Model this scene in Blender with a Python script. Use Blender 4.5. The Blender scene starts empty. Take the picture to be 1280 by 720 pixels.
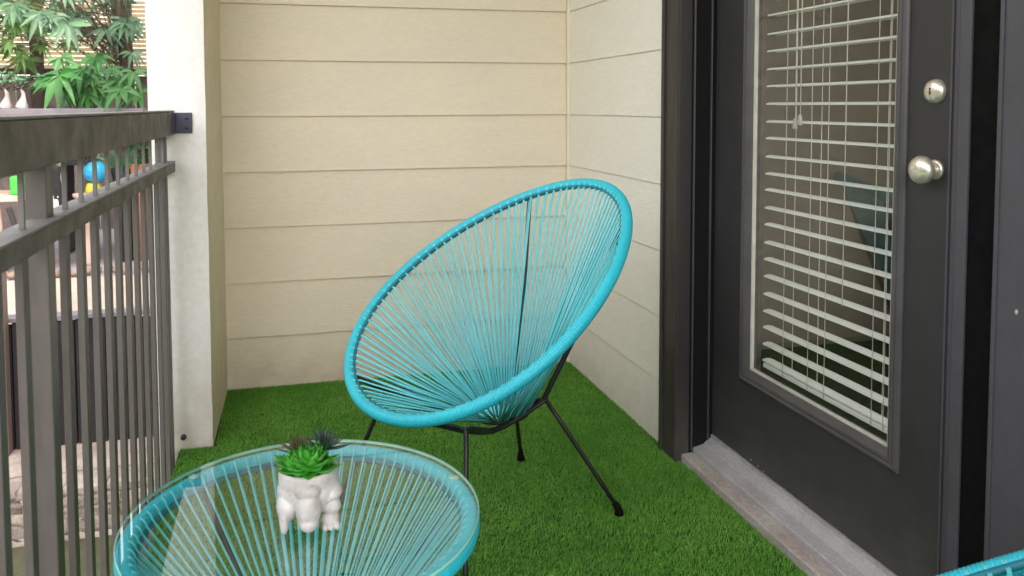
import bpy, bmesh, math, random
import numpy as np
from mathutils import Vector, Matrix, noise
random.seed(7); rng = np.random.default_rng(7)
PI = math.pi
scene = bpy.context.scene
COL = scene.collection

# ------------------------------------------------------------------ materials
def mat(name, col, rough=.6, col2=None, nscale=8.0, bump=0.0, bscale=60.0, metallic=0.0, spec=.5,
        stretch=(1, 1, 1), island=0.0, fine=0.0, contrast=(.35, .65)):
    m = bpy.data.materials.new(name); m.use_nodes = True
    nt = m.node_tree; N = nt.nodes; L = nt.links
    b = N['Principled BSDF']
    b.inputs['Roughness'].default_value = rough
    b.inputs['Metallic'].default_value = metallic
    b.inputs['Specular IOR Level'].default_value = spec
    tc = N.new('ShaderNodeTexCoord'); mp = N.new('ShaderNodeMapping')
    mp.inputs['Scale'].default_value = stretch
    L.new(tc.outputs['Object'], mp.inputs['Vector'])
    c2 = col2 if col2 is not None else tuple(x * .82 for x in col)
    no = N.new('ShaderNodeTexNoise'); no.inputs['Scale'].default_value = nscale
    no.inputs['Detail'].default_value = 6; no.inputs['Roughness'].default_value = .6
    L.new(mp.outputs[0], no.inputs['Vector'])
    mr = N.new('ShaderNodeMapRange'); mr.inputs['From Min'].default_value = contrast[0]; mr.inputs['From Max'].default_value = contrast[1]
    L.new(no.outputs['Fac'], mr.inputs['Value'])
    mx = N.new('ShaderNodeMix'); mx.data_type = 'RGBA'
    mx.inputs['A'].default_value = (*col, 1); mx.inputs['B'].default_value = (*c2, 1)
    L.new(mr.outputs[0], mx.inputs['Factor'])
    out = mx.outputs['Result']
    if island > 0:
        ge = N.new('ShaderNodeNewGeometry'); hs = N.new('ShaderNodeHueSaturation')
        m2 = N.new('ShaderNodeMapRange'); m2.inputs['To Min'].default_value = 1 - island; m2.inputs['To Max'].default_value = 1 + island
        L.new(ge.outputs['Random Per Island'], m2.inputs['Value']); L.new(m2.outputs[0], hs.inputs['Value'])
        L.new(out, hs.inputs['Color']); out = hs.outputs['Color']
    if fine > 0:
        n3 = N.new('ShaderNodeTexNoise'); n3.inputs['Scale'].default_value = nscale * 14; n3.inputs['Detail'].default_value = 3
        L.new(mp.outputs[0], n3.inputs['Vector'])
        h2 = N.new('ShaderNodeHueSaturation'); m3 = N.new('ShaderNodeMapRange')
        m3.inputs['From Min'].default_value = .3; m3.inputs['From Max'].default_value = .7
        m3.inputs['To Min'].default_value = 1 - fine; m3.inputs['To Max'].default_value = 1 + fine
        L.new(n3.outputs['Fac'], m3.inputs['Value']); L.new(m3.outputs[0], h2.inputs['Value'])
        L.new(out, h2.inputs['Color']); out = h2.outputs['Color']
    L.new(out, b.inputs['Base Color'])
    n4 = N.new('ShaderNodeTexNoise'); n4.inputs['Scale'].default_value = nscale * 2.7 + 5; n4.inputs['Detail'].default_value = 7
    L.new(mp.outputs[0], n4.inputs['Vector'])
    r4 = N.new('ShaderNodeMapRange'); r4.inputs['From Min'].default_value = .3; r4.inputs['From Max'].default_value = .7
    r4.inputs['To Min'].default_value = max(.02, rough * .78); r4.inputs['To Max'].default_value = min(1, rough * 1.25)
    L.new(n4.outputs['Fac'], r4.inputs['Value']); L.new(r4.outputs[0], b.inputs['Roughness'])
    if bump > 0:
        n2 = N.new('ShaderNodeTexNoise'); n2.inputs['Scale'].default_value = bscale; n2.inputs['Detail'].default_value = 5
        L.new(mp.outputs[0], n2.inputs['Vector'])
        bp = N.new('ShaderNodeBump'); bp.inputs['Strength'].default_value = bump; bp.inputs['Distance'].default_value = .004
        L.new(n2.outputs['Fac'], bp.inputs['Height']); L.new(bp.outputs[0], b.inputs['Normal'])
    return m

def glass(name, tint, rough=0.0, boost=1.0, ior=1.5):
    m = bpy.data.materials.new(name); m.use_nodes = True
    nt = m.node_tree; N = nt.nodes; L = nt.links; N.remove(N['Principled BSDF'])
    tr = N.new('ShaderNodeBsdfTransparent'); tr.inputs['Color'].default_value = (*tint, 1)
    gl = N.new('ShaderNodeBsdfGlossy'); gl.inputs['Roughness'].default_value = rough
    ge = N.new('ShaderNodeNewGeometry'); dt = N.new('ShaderNodeVectorMath'); dt.operation = 'DOT_PRODUCT'
    L.new(ge.outputs['Normal'], dt.inputs[0]); L.new(ge.outputs['Incoming'], dt.inputs[1])
    def mth(op, a, b):
        n = N.new('ShaderNodeMath'); n.operation = op; n.use_clamp = False
        for k, v in enumerate((a, b)):
            if v is None: continue
            if isinstance(v, (int, float)): n.inputs[k].default_value = v
            else: L.new(v, n.inputs[k])
        return n.outputs[0]
    ab = mth('ABSOLUTE', dt.outputs['Value'], None); om = mth('SUBTRACT', 1.0, ab); p5 = mth('POWER', om, 5.0)
    r0 = ((ior - 1) / (ior + 1)) ** 2 * 1.9
    sch = mth('ADD', mth('MULTIPLY', p5, 1 - r0), r0)
    mu = N.new('ShaderNodeMath'); mu.operation = 'MULTIPLY'; mu.use_clamp = True; mu.inputs[1].default_value = boost
    L.new(sch, mu.inputs[0])
    mx = N.new('ShaderNodeMixShader'); L.new(mu.outputs[0], mx.inputs[0]); L.new(tr.outputs[0], mx.inputs[1]); L.new(gl.outputs[0], mx.inputs[2])
    L.new(mx.outputs[0], N['Material Output'].inputs['Surface'])
    return m

def leafmat(name, a, b_, trans=.35, rough=.45, nscale=6):
    m = mat(name, a, rough, b_, nscale, island=.3)
    N = m.node_tree.nodes; L = m.node_tree.links
    p = N['Principled BSDF']; src = p.inputs['Base Color'].links[0].from_socket
    t = N.new('ShaderNodeBsdfTranslucent'); L.new(src, t.inputs['Color'])
    mx = N.new('ShaderNodeMixShader'); mx.inputs[0].default_value = trans
    L.new(p.outputs[0], mx.inputs[1]); L.new(t.outputs[0], mx.inputs[2]); L.new(mx.outputs[0], N['Material Output'].inputs['Surface'])
    return m

M = {}
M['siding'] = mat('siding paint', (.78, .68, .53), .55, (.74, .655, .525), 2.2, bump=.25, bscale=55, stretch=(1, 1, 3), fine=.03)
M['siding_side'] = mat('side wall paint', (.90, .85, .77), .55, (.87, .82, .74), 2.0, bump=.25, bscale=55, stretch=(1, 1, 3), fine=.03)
M['trim_cream'] = mat('cream trim', (.84, .75, .58), .5, (.78, .69, .54), 6, bump=.1)
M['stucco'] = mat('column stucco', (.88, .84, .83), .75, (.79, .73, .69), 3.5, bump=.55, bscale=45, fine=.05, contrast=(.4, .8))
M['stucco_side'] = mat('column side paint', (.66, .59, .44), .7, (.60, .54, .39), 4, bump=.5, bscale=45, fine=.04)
M['rail'] = mat('bronze rail paint', (.092, .083, .070), .5, (.080, .072, .062), 5, spec=.35, bump=.15, bscale=120, fine=.1)
M['rail_top'] = mat('rail cap paint', (.20, .188, .18), .55, (.17, .16, .155), 8, bump=.15, bscale=120)
M['baluster'] = mat('baluster paint', (.120, .106, .100), .45, (.098, .087, .082), 5, spec=.4, bump=.1, bscale=150, stretch=(1, 1, .3), fine=.08)
M['bracket'] = mat('navy bracket steel', (.028, .028, .06), .4, (.05, .045, .08), 30)
M['door'] = mat('charcoal door paint', (.043, .040, .041), .45, (.037, .035, .036), 3, spec=.35, bump=.12, bscale=40, fine=.04)
M['door_trim'] = mat('casing paint', (.040, .034, .032), .42, (.033, .029, .028), 4, spec=.35, bump=.1, bscale=70, stretch=(1, 1, .2), fine=.05)
M['jamb'] = mat('dark jamb', (.012, .011, .011), .6, (.010, .009, .010), 4, spec=.15)
M['panel'] = mat('slate panel paint', (.075, .068, .08), .55, (.066, .06, .07), 3, bump=.15, bscale=35, fine=.05)
M['bead'] = mat('lite bead', (.50, .47, .40), .5, (.4, .38, .33), 12)
M['lite'] = mat('lite frame', (.085, .078, .08), .35, (.065, .06, .062), 8)
M['brass'] = mat('satin nickel', (.88, .82, .72), .30, (.78, .70, .58), 30, metallic=.75)
M['sill'] = mat('sill aluminium', (.50, .47, .48), .5, (.40, .37, .38), 9, metallic=.0, bump=.1, fine=.12)
M['sill2'] = mat('sill wood edge', (.52, .47, .44), .8, (.38, .31, .29), 9, bump=.3, fine=.15, stretch=(1, .6, 1))
M['slat'] = mat('blind slat', (.90, .90, .87), .45, (.86, .86, .83), 5)
M['cordw'] = mat('blind cord', (.66, .64, .58), .7)
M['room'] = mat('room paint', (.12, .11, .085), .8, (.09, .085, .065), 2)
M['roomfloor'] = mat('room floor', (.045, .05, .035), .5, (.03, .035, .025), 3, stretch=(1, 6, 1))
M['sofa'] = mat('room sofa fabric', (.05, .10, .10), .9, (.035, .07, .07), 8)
M['cyan'] = mat('turquoise cord', (.028, .52, .64), .40, (.022, .46, .58), 7, bump=.0, fine=.05)
M['cyan_t'] = mat('pale turquoise cord', (.17, .66, .71), .38, (.12, .59, .66), 7, fine=.05)
M['teal_shade'] = mat('painted teal shade', (.008, .19, .25), .5, (.006, .15, .2), 20)  # dark colour carries the shade on the inner side of the cord rims
M['black'] = mat('black powder coat', (.012, .012, .014), .38, (.018, .017, .018), 20, bump=.1, bscale=200)
M['rubber'] = mat('rubber foot', (.005, .005, .005), .8, (.004, .004, .004), spec=.1)
M['turf'] = mat('turf backing', (.02, .06, .008), .95, (.03, .09, .012), 9)
M['concrete'] = mat('deck concrete', (.42, .40, .38), .85, (.32, .30, .28), 6, bump=.4, fine=.1)
M['ceil'] = mat('ceiling paint', (.84, .79, .69), .8, (.76, .73, .66), 3)
M['pot'] = mat('white glazed ceramic', (.70, .67, .66), .38, (.46, .42, .41), 30, bump=.1, bscale=90)
M['soil'] = mat('soil', (.05, .035, .02), .95, bump=.6)
M['succ'] = leafmat('succulent green', (.045, .34, .02), (.09, .46, .04), .2, .35, 40)
M['succ_red'] = leafmat('succulent russet', (.16, .09, .05), (.09, .12, .04), .15, .5, 60)
M['succ_dark'] = leafmat('succulent dark', (.03, .055, .045), (.045, .08, .06), .1, .5, 60)
M['table_glass'] = glass('table glass', (.95, .985, .975), boost=1.8)
M['glass_edge'] = mat('glass edge', (.28, .62, .52), .12, (.34, .68, .58), 20)
M['door_glass'] = glass('door glass', (.90, .91, .89), boost=1.35)
M['soilg'] = mat('garden ground', (.10, .085, .05), .95, (.06, .075, .03), 1.2, bump=.5, bscale=12, fine=.2)
M['sand'] = mat('sunlit sand', (.52, .44, .36), .9, (.40, .33, .27), 3, bump=.4, fine=.1)
M['paving'] = mat('lilac paving', (.36, .33, .37), .85, (.28, .25, .29), 4, bump=.3, fine=.12)
M['stone'] = mat('pale stone', (.46, .38, .33), .9, (.30, .245, .22), 9, bump=1.0, bscale=40, island=.28, fine=.25)
M['cobble'] = mat('brown cobble', (.20, .13, .09), .8, (.30, .22, .17), 12, island=.3, bump=.5)
M['timber_dark'] = mat('dark timber', (.010, .007, .011), .8, (.018, .013, .017), 5, stretch=(1, 1, .2), bump=.4, island=.25)
M['timber_pink'] = mat('weathered timber', (.22, .155, .145), .75, (.16, .11, .10), 6, stretch=(1, 1, .2), bump=.3)
M['fence_reed'] = mat('reed fence', (.50, .40, .24), .8, (.36, .30, .17), 4, stretch=(.4, 1, 5), island=.28, fine=.2)
M['fence_low'] = mat('fence grey boards', (.17, .13, .12), .85, (.11, .085, .08), 4, island=.2, bump=.3)
M['fence_post'] = mat('fence post brown', (.045, .026, .02), .75, (.03, .018, .014), 10, stretch=(1, 1, .2))
M['ledge'] = mat('ledge paint', (.20, .18, .21), .6, (.15, .135, .16), 8)
M['bulb'] = mat('pale bark', (.60, .53, .50), .7, (.42, .36, .32), 30, bump=.5)
M['leaf1'] = leafmat('leaf bright', (.06, .22, .04), (.03, .13, .03))
M['leaf2'] = leafmat('leaf blue green', (.12, .24, .12), (.06, .14, .08))
M['leaf3'] = leafmat('leaf sunlit', (.16, .30, .07), (.09, .2, .05))
M['bark'] = mat('bark', (.10, .075, .05), .9, (.06, .045, .03), 18, bump=.8)
M['blue'] = mat('blue glaze', (.03, .34, .62), .3, (.02, .28, .55), 10)
M['yellow'] = mat('yellow glaze', (.66, .55, .05), .4, (.55, .42, .04), 18)
M['green'] = mat('green plastic', (.06, .55, .06), .45, (.05, .48, .05), 10)
M['pinkwood'] = mat('pink table wood', (.62, .44, .36), .6, (.5, .35, .28), 10, stretch=(.3, 1, 1))
M['terracotta'] = mat('terracotta', (.42, .17, .10), .8, (.34, .13, .08), 15)
M['blackpot'] = mat('black pot', (.02, .02, .024), .5)
M['greymetal'] = mat('grey metal', (.34, .35, .36), .4, (.26, .27, .28), 12, metallic=.4)
M['cushion_dark'] = mat('dark wicker', (.03, .028, .032), .8, (.06, .05, .05), 60, bump=.5)
M['whitefab'] = mat('white fabric', (.70, .70, .70), .8, (.6, .6, .6), 30)
# black and white cushion: big soft blotches
def blotch():
    m = mat('black and white print', (.02, .02, .02), .85)
    N = m.node_tree.nodes; L = m.node_tree.links; p = N['Principled BSDF']
    tc = N.new('ShaderNodeTexCoord'); no = N.new('ShaderNodeTexNoise'); no.inputs['Scale'].default_value = 16; no.inputs['Detail'].default_value = 1
    cr = N.new('ShaderNodeValToRGB'); cr.color_ramp.interpolation = 'CONSTANT'
    cr.color_ramp.elements[0].color = (.02, .02, .02, 1); cr.color_ramp.elements[1].position = .52; cr.color_ramp.elements[1].color = (.6, .6, .6, 1)
    L.new(tc.outputs['Object'], no.inputs['Vector']); L.new(no.outputs['Fac'], cr.inputs[0]); L.new(cr.outputs[0], p.inputs['Base Color'])
    return m
M['print'] = blotch()
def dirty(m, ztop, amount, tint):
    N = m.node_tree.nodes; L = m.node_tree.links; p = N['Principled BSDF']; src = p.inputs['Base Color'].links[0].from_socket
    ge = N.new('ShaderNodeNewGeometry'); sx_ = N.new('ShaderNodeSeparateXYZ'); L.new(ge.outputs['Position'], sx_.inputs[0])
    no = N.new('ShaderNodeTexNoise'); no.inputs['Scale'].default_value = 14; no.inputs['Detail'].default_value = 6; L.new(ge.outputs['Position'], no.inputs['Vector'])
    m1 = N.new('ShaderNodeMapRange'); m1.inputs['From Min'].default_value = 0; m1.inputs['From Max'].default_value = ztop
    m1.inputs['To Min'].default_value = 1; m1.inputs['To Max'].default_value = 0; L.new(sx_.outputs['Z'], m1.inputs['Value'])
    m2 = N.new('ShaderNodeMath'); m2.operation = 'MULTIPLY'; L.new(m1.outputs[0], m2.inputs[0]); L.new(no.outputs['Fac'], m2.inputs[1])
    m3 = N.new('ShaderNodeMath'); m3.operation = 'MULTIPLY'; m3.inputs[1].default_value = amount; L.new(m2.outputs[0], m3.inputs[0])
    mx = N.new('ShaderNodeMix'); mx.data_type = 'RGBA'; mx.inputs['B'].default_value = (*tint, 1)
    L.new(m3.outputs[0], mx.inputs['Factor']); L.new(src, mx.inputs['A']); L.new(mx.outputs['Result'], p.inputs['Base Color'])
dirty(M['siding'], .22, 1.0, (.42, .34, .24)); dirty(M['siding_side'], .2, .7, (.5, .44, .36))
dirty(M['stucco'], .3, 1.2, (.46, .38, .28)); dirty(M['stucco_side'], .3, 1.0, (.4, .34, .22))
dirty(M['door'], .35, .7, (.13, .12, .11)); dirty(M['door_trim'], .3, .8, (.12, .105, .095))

# ------------------------------------------------------------------ mesh building
class MB:
    def __init__(s): s.v = []; s.f = []; s.sm = []
    def add(s, vs, fs, smooth=False):
        o = len(s.v); s.v += [tuple(v) for v in vs]; s.f += [tuple(i + o for i in f) for f in fs]; s.sm += [smooth] * len(fs)
        return s
    def box(s, x0, x1, y0, y1, z0, z1, bev=0.0):
        if bev <= 0:
            v = [(x, y, z) for z in (z0, z1) for y in (y0, y1) for x in (x0, x1)]
            return s.add(v, [(0, 2, 3, 1), (4, 5, 7, 6), (0, 1, 5, 4), (2, 6, 7, 3), (0, 4, 6, 2), (1, 3, 7, 5)])
        bm = bmesh.new(); bmesh.ops.create_cube(bm, size=1)
        for v in bm.verts:
            v.co = Vector(((x0 + x1) / 2 + v.co.x * (x1 - x0), (y0 + y1) / 2 + v.co.y * (y1 - y0), (z0 + z1) / 2 + v.co.z * (z1 - z0)))
        bmesh.ops.bevel(bm, geom=bm.edges[:], offset=bev, segments=2, affect='EDGES', profile=.5)
        s.bm(bm); return s
    def bm(s, bm, smooth=False):
        bm.verts.index_update()
        s.add([v.co[:] for v in bm.verts], [[v.index for v in f.verts] for f in bm.faces], smooth); bm.free()
    def tube(s, pts, r, n=8, closed=False, cap=True, rs=None, flat=1.0):
        P = [Vector(p) for p in pts]; m = len(P); rings = []
        t0 = (P[1] - P[0]).normalized()
        up = Vector((0, 0, 1)) if abs(t0.z) < .9 else Vector((1, 0, 0))
        nrm = t0.cross(up).normalized(); prev = t0
        for i in range(m):
            if closed: t = (P[(i + 1) % m] - P[i - 1]).normalized()
            else: t = (P[min(i + 1, m - 1)] - P[max(i - 1, 0)]).normalized()
            ax = prev.cross(t)
            if ax.length > 1e-7: nrm = Matrix.Rotation(prev.angle(t), 3, ax.normalized()) @ nrm
            prev = t; bi = t.cross(nrm).normalized(); nrm = bi.cross(t).normalized()
            rr = rs[i] if rs else r
            rings.append([P[i] + nrm * (rr * math.cos(2 * PI * k / n)) + bi * (rr * flat * math.sin(2 * PI * k / n)) for k in range(n)])
        vs = [v for ring in rings for v in ring]; fs = []
        for i in range(m if closed else m - 1):
            a = i * n; b = ((i + 1) % m) * n
            for k in range(n):
                k2 = (k + 1) % n; fs.append((a + k, a + k2, b + k2, b + k))
        s.add(vs, fs, True)
        if cap and not closed:
            o = len(s.v) - len(vs)
            s.f += [tuple(o + k for k in range(n - 1, -1, -1)), tuple(o + (m - 1) * n + k for k in range(n))]; s.sm += [False, False]
        return s
    def lathe(s, prof, c=(0, 0, 0), n=28, sx=1, sy=1, axis='z'):
        vs = []; fs = []
        for r, z in prof:
            for k in range(n):
                a = 2 * PI * k / n; p = (r * math.cos(a) * sx, r * math.sin(a) * sy, z)
                if axis == 'x': p = (-p[2], p[0], p[1])       # +z of the profile points to -X
                vs.append((p[0] + c[0], p[1] + c[1], p[2] + c[2]))
        for i in range(len(prof) - 1):
            for k in range(n):
                k2 = (k + 1) % n; fs.append((i * n + k, i * n + k2, (i + 1) * n + k2, (i + 1) * n + k))
        s.add(vs, fs, True)
        return s
    def ell(s, c, r, sub=3, rot=None, jit=0.0, seed=0):
        bm = bmesh.new(); bmesh.ops.create_icosphere(bm, subdivisions=sub, radius=1)
        for v in bm.verts:
            k = 1 + jit * noise.noise(v.co * 1.7 + Vector((seed * 3.1, seed, 0)))
            p = Vector((v.co.x * r[0], v.co.y * r[1], v.co.z * r[2])) * k
            if rot is not None: p = rot @ p
            v.co = p + Vector(c)
        s.bm(bm, True); return s

def tag(o, label=None, cat=None, group=None, kind=None):
    if label: o['label'] = label
    if cat: o['category'] = cat
    if group: o['group'] = group
    if kind: o['kind'] = kind
    return o
def obj(name, mb, m, parent=None, world=True):
    me = bpy.data.meshes.new(name)
    off = Vector((0, 0, 0)); p = parent
    if world:
        while p is not None: off += Vector(p.location); p = p.parent
    me.from_pydata([(v[0] - off.x, v[1] - off.y, v[2] - off.z) for v in mb.v], [], mb.f)
    me.polygons.foreach_set('use_smooth', mb.sm); me.update()
    me.materials.append(m)
    o = bpy.data.objects.new(name, me); COL.objects.link(o); o.parent = parent
    return o
def empty(name, loc, label, cat, group=None):
    o = bpy.data.objects.new(name, None); o.empty_display_size = .1; COL.objects.link(o); o.location = loc
    return tag(o, label, cat, group)
def copy_tree(o, parent=None):
    c = o.copy(); COL.objects.link(c); c.parent = parent
    for ch in list(o.children): copy_tree(ch, c)
    return c

XW, YB = 1.157, 3.19          # right wall plane, back wall plane
Z0, S = .1922, .2125          # siding course lines
XR = -.335                    # inner face of the railing
YP = 2.66                     # front face of the column

# ------------------------------------------------------------------ setting
def structure(name, mb, m, kind='structure'):
    o = obj(name, mb, m); o['kind'] = kind; return o
structure('ground', MB().box(-80, 80, -80, 120, -.9, -.6), M['soilg'])
structure('balcony_floor', MB().box(-.345, XW + .16, -2.6, YB + .1, -.16, -.012), M['concrete'])

structure('ceiling', MB().box(-.46, XW - .001, -1.1, YB, 2.75, 2.9), M['ceil'])
# turf: backing sheet and many short blades, one piece of stuff
def turf():
    n = 380000
    x = rng.uniform(-.343, XW - .002, n); y = rng.uniform(.8, YB - .004, n)
    keep = ~((x < -.236) & (y > YP - .004))
    x = x[keep]; y = y[keep]; n = len(x)
    ang = rng.uniform(0, 2 * PI, n); L = rng.uniform(.0055, .0105, n)
    lump = np.sin(x * 9 + 1.3 * np.sin(y * 5)) * .5 + np.sin(y * 11 + x * 4) * .5
    L *= 1 + .12 * lump
    lean = rng.uniform(.15, .95, n); la = rng.normal(.7 * np.sin(x * 3 + y * 2.2), 1.1, n)
    w = rng.uniform(.0007, .0012, n)
    dx = np.cos(ang) * w; dy = np.sin(ang) * w
    z0 = np.full(n, -.008)
    tx = x + np.cos(la) * lean * L; ty = y + np.sin(la) * lean * L; tz = z0 + L
    mx = x + np.cos(la) * lean * L * .35; my = y + np.sin(la) * lean * L * .35; mz = z0 + L * .62
    V = np.empty((n, 5, 3), np.float32)
    V[:, 0] = np.stack([x - dx, y - dy, z0], 1); V[:, 1] = np.stack([x + dx, y + dy, z0], 1)
    V[:, 2] = np.stack([mx + dx * .8, my + dy * .8, mz], 1); V[:, 3] = np.stack([mx - dx * .8, my - dy * .8, mz], 1)
    V[:, 4] = np.stack([tx, ty, tz], 1)
    base = np.arange(n) * 5
    loops = np.stack([base, base + 1, base + 2, base + 3, base + 3, base + 2, base + 4], 1).astype(np.int32).ravel()
    starts = np.stack([np.arange(n) * 7, np.arange(n) * 7 + 4], 1).astype(np.int32).ravel()
    me = bpy.data.meshes.new('artificial_grass')
    nb = 4
    bk = np.array([(-.345, .3, -.0085), (XW, .3, -.0085), (XW, YB, -.0085), (-.345, YB, -.0085)], np.float32)
    me.vertices.add(n * 5 + nb); me.vertices.foreach_set('co', np.concatenate([V.reshape(-1), bk.reshape(-1)]))
    loops = np.concatenate([loops, np.array([0, 1, 2, 3], np.int32) + n * 5]); starts = np.concatenate([starts, [n * 7]]).astype(np.int32)
    me.loops.add(len(loops)); me.loops.foreach_set('vertex_index', loops)
    me.polygons.add(len(starts)); me.polygons.foreach_set('loop_start', starts)
    mi = np.zeros(len(starts), np.int32); mi[-1] = 1
    me.update(calc_edges=True); me.validate()
    m = mat('turf blades', (.17, .39, .055), .75, (.11, .30, .036), 3.0, island=.28, contrast=(.34, .66), fine=.10, spec=.25)
    me.materials.append(m); me.materials.append(M['turf'])
    me.polygons.foreach_set('material_index', mi)
    o = bpy.data.objects.new('artificial_grass', me); COL.objects.link(o)
    tag(o, 'short bright green artificial grass covering the balcony floor', 'artificial grass', kind='stuff')
turf()

# ------------------------------------------------------------------ walls
def siding(axis, a0, a1, plane, ztop, dirn):
    """lapped boards; axis 'x': wall facing -Y at y=plane; axis 'y': wall facing -X at x=plane"""
    mb = MB(); zs = [-.012] + [Z0 + k * S for k in range(13)]
    zs = [z for z in zs if z < ztop] + [ztop]
    def q(a, d, z): return (a, plane - d, z) if axis == 'x' else (plane - d, a, z)
    A = [a0 + (a1 - a0) * k / 24 for k in range(25)]
    for i in range(len(zs) - 1):
        z0, z1 = zs[i], zs[i + 1]; r = random.uniform(-.0006, .0006)
        th_ = .0085 if axis == 'y' else .0125
        prof = [(.000, z0 + .0001), (th_ + r, z0 + .0001), (th_ + .001 + r, z0 + .0015), (.0035 + r, z1 - .0001), (0, z1 - .0001)]
        vs = []; fs = []
        for j, a in enumerate(A):
            wob = .0009 * noise.noise(Vector((a * 3, i * 7.3, plane)))
            for d, z in prof: vs.append(q(a, d, z + wob))
        n = len(prof)
        for j in range(len(A) - 1):
            for k in range(n - 1): fs.append((j * n + k, (j + 1) * n + k, (j + 1) * n + k + 1, j * n + k + 1))
        fs.append(tuple(range(n))); fs.append(tuple((len(A) - 1) * n + k for k in range(n - 1, -1, -1)))
        mb.add(vs, fs)
    return mb
bw = empty('siding_wall', (.45, YB, 0), 'beige lap siding wall closing the far end of the balcony', 'wall')
obj('siding_board', siding('x', -.245, XW - .022, YB, 2.62, -1), M['siding'], bw)
obj('backing', MB().box(-.245, XW, YB + .001, YB + .09, -.1, 2.62), M['siding'], bw)
obj('corner_trim', MB().box(XW - .021, XW - .001, YB - .021, YB - .0005, -.01, 2.62, .002), M['trim_cream'], bw)
YT = 2.288
rw = empty('siding_wall', (XW, 2.7, 0), 'pale lap siding side wall between the corner and the dark door casing', 'wall')
obj('siding_board', siding('y', YT, YB - .022, XW, 2.62, -1), M['siding_side'], rw)
obj('backing', MB().box(XW + .001, XW + .16, YT + .002, YB + .09, -.1, 2.62), M['siding_side'], rw)
dw = obj('upper_wall', MB().box(XW, XW + .16, -2.6, YB + .09, 2.62, 5.05).box(XW, XW + .16, -2.6, YT, 2.16, 2.6195), M['siding_side'])  # unseen above the door, height chosen to keep sun off the balcony
tag(dw, 'pale upper wall of the building above the balcony door, raised unseen to block the sun', 'wall')
# stone coloured house behind the end wall and room body
rf_ = obj('house_roof', MB().box(XW + .002, 4.6, -2.6, YB + .09, 2.63, 3.1), M['ceil']); tag(rf_, 'plain flat roof over the room behind the balcony door', 'roof')
hb = MB().box(-.408, 4.6, YB + .1, 9.2, -.6, 3.4)
o = obj('house_wall', hb, M['siding_side']); tag(o, 'pale house wall running on behind the end of the balcony', 'wall')

# column (front face stucco, side painted like the wall)
def column():
    root = empty('column', (-.33, YP, 0), 'off white stucco column at the far end of the railing', 'column')
    mb = MB(); x0, x1 = -.412, -.244
    nz = 60; nx = 8; vs = []; fs = []
    for i in range(nz + 1):
        z = -.012 + 2.63 * i / nz
        for j in range(nx + 1):
            x = x0 + (x1 - x0) * j / nx
            d = .0025 * noise.noise(Vector((x * 9, z * 5, 1))) + .0015 * noise.noise(Vector((x * 30, z * 22, 5)))
            if z < .11: d += .006 * noise.noise(Vector((x * 25, z * 30, 9))) + .002
            e = .0022 * noise.noise(Vector((j, z * 7, 3))) if j in (0, nx) else 0
            vs.append((x + e, YP - d + (.004 if j in (0, nx) else 0), z))
    for i in range(nz):
        for j in range(nx):
            a = i * (nx + 1) + j; fs.append((a, a + 1, a + nx + 2, a + nx + 1))
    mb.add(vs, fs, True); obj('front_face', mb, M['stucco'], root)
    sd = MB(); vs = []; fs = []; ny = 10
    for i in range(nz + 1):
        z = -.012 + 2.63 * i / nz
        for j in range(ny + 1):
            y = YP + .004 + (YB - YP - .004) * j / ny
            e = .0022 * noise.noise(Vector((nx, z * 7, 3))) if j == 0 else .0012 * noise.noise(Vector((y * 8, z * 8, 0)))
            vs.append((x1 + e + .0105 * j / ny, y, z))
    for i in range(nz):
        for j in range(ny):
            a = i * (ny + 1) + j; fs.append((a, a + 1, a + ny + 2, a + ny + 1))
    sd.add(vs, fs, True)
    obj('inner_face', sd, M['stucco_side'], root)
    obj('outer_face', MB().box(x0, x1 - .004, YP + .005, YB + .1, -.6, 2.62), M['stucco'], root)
    bt = MB().lathe([(0, .012), (.007, .012), (.009, .006), (.009, 0)], (-.331, YP - .004, .035), 12)
    for k in range(len(bt.v)):
        v = bt.v[k]; bt.v[k] = (v[0], YP - .004 - (v[2] - .035), .035 + (v[1] - (YP - .004)))
    obj('anchor_bolt', bt, M['bracket'], root)
column()

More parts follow.
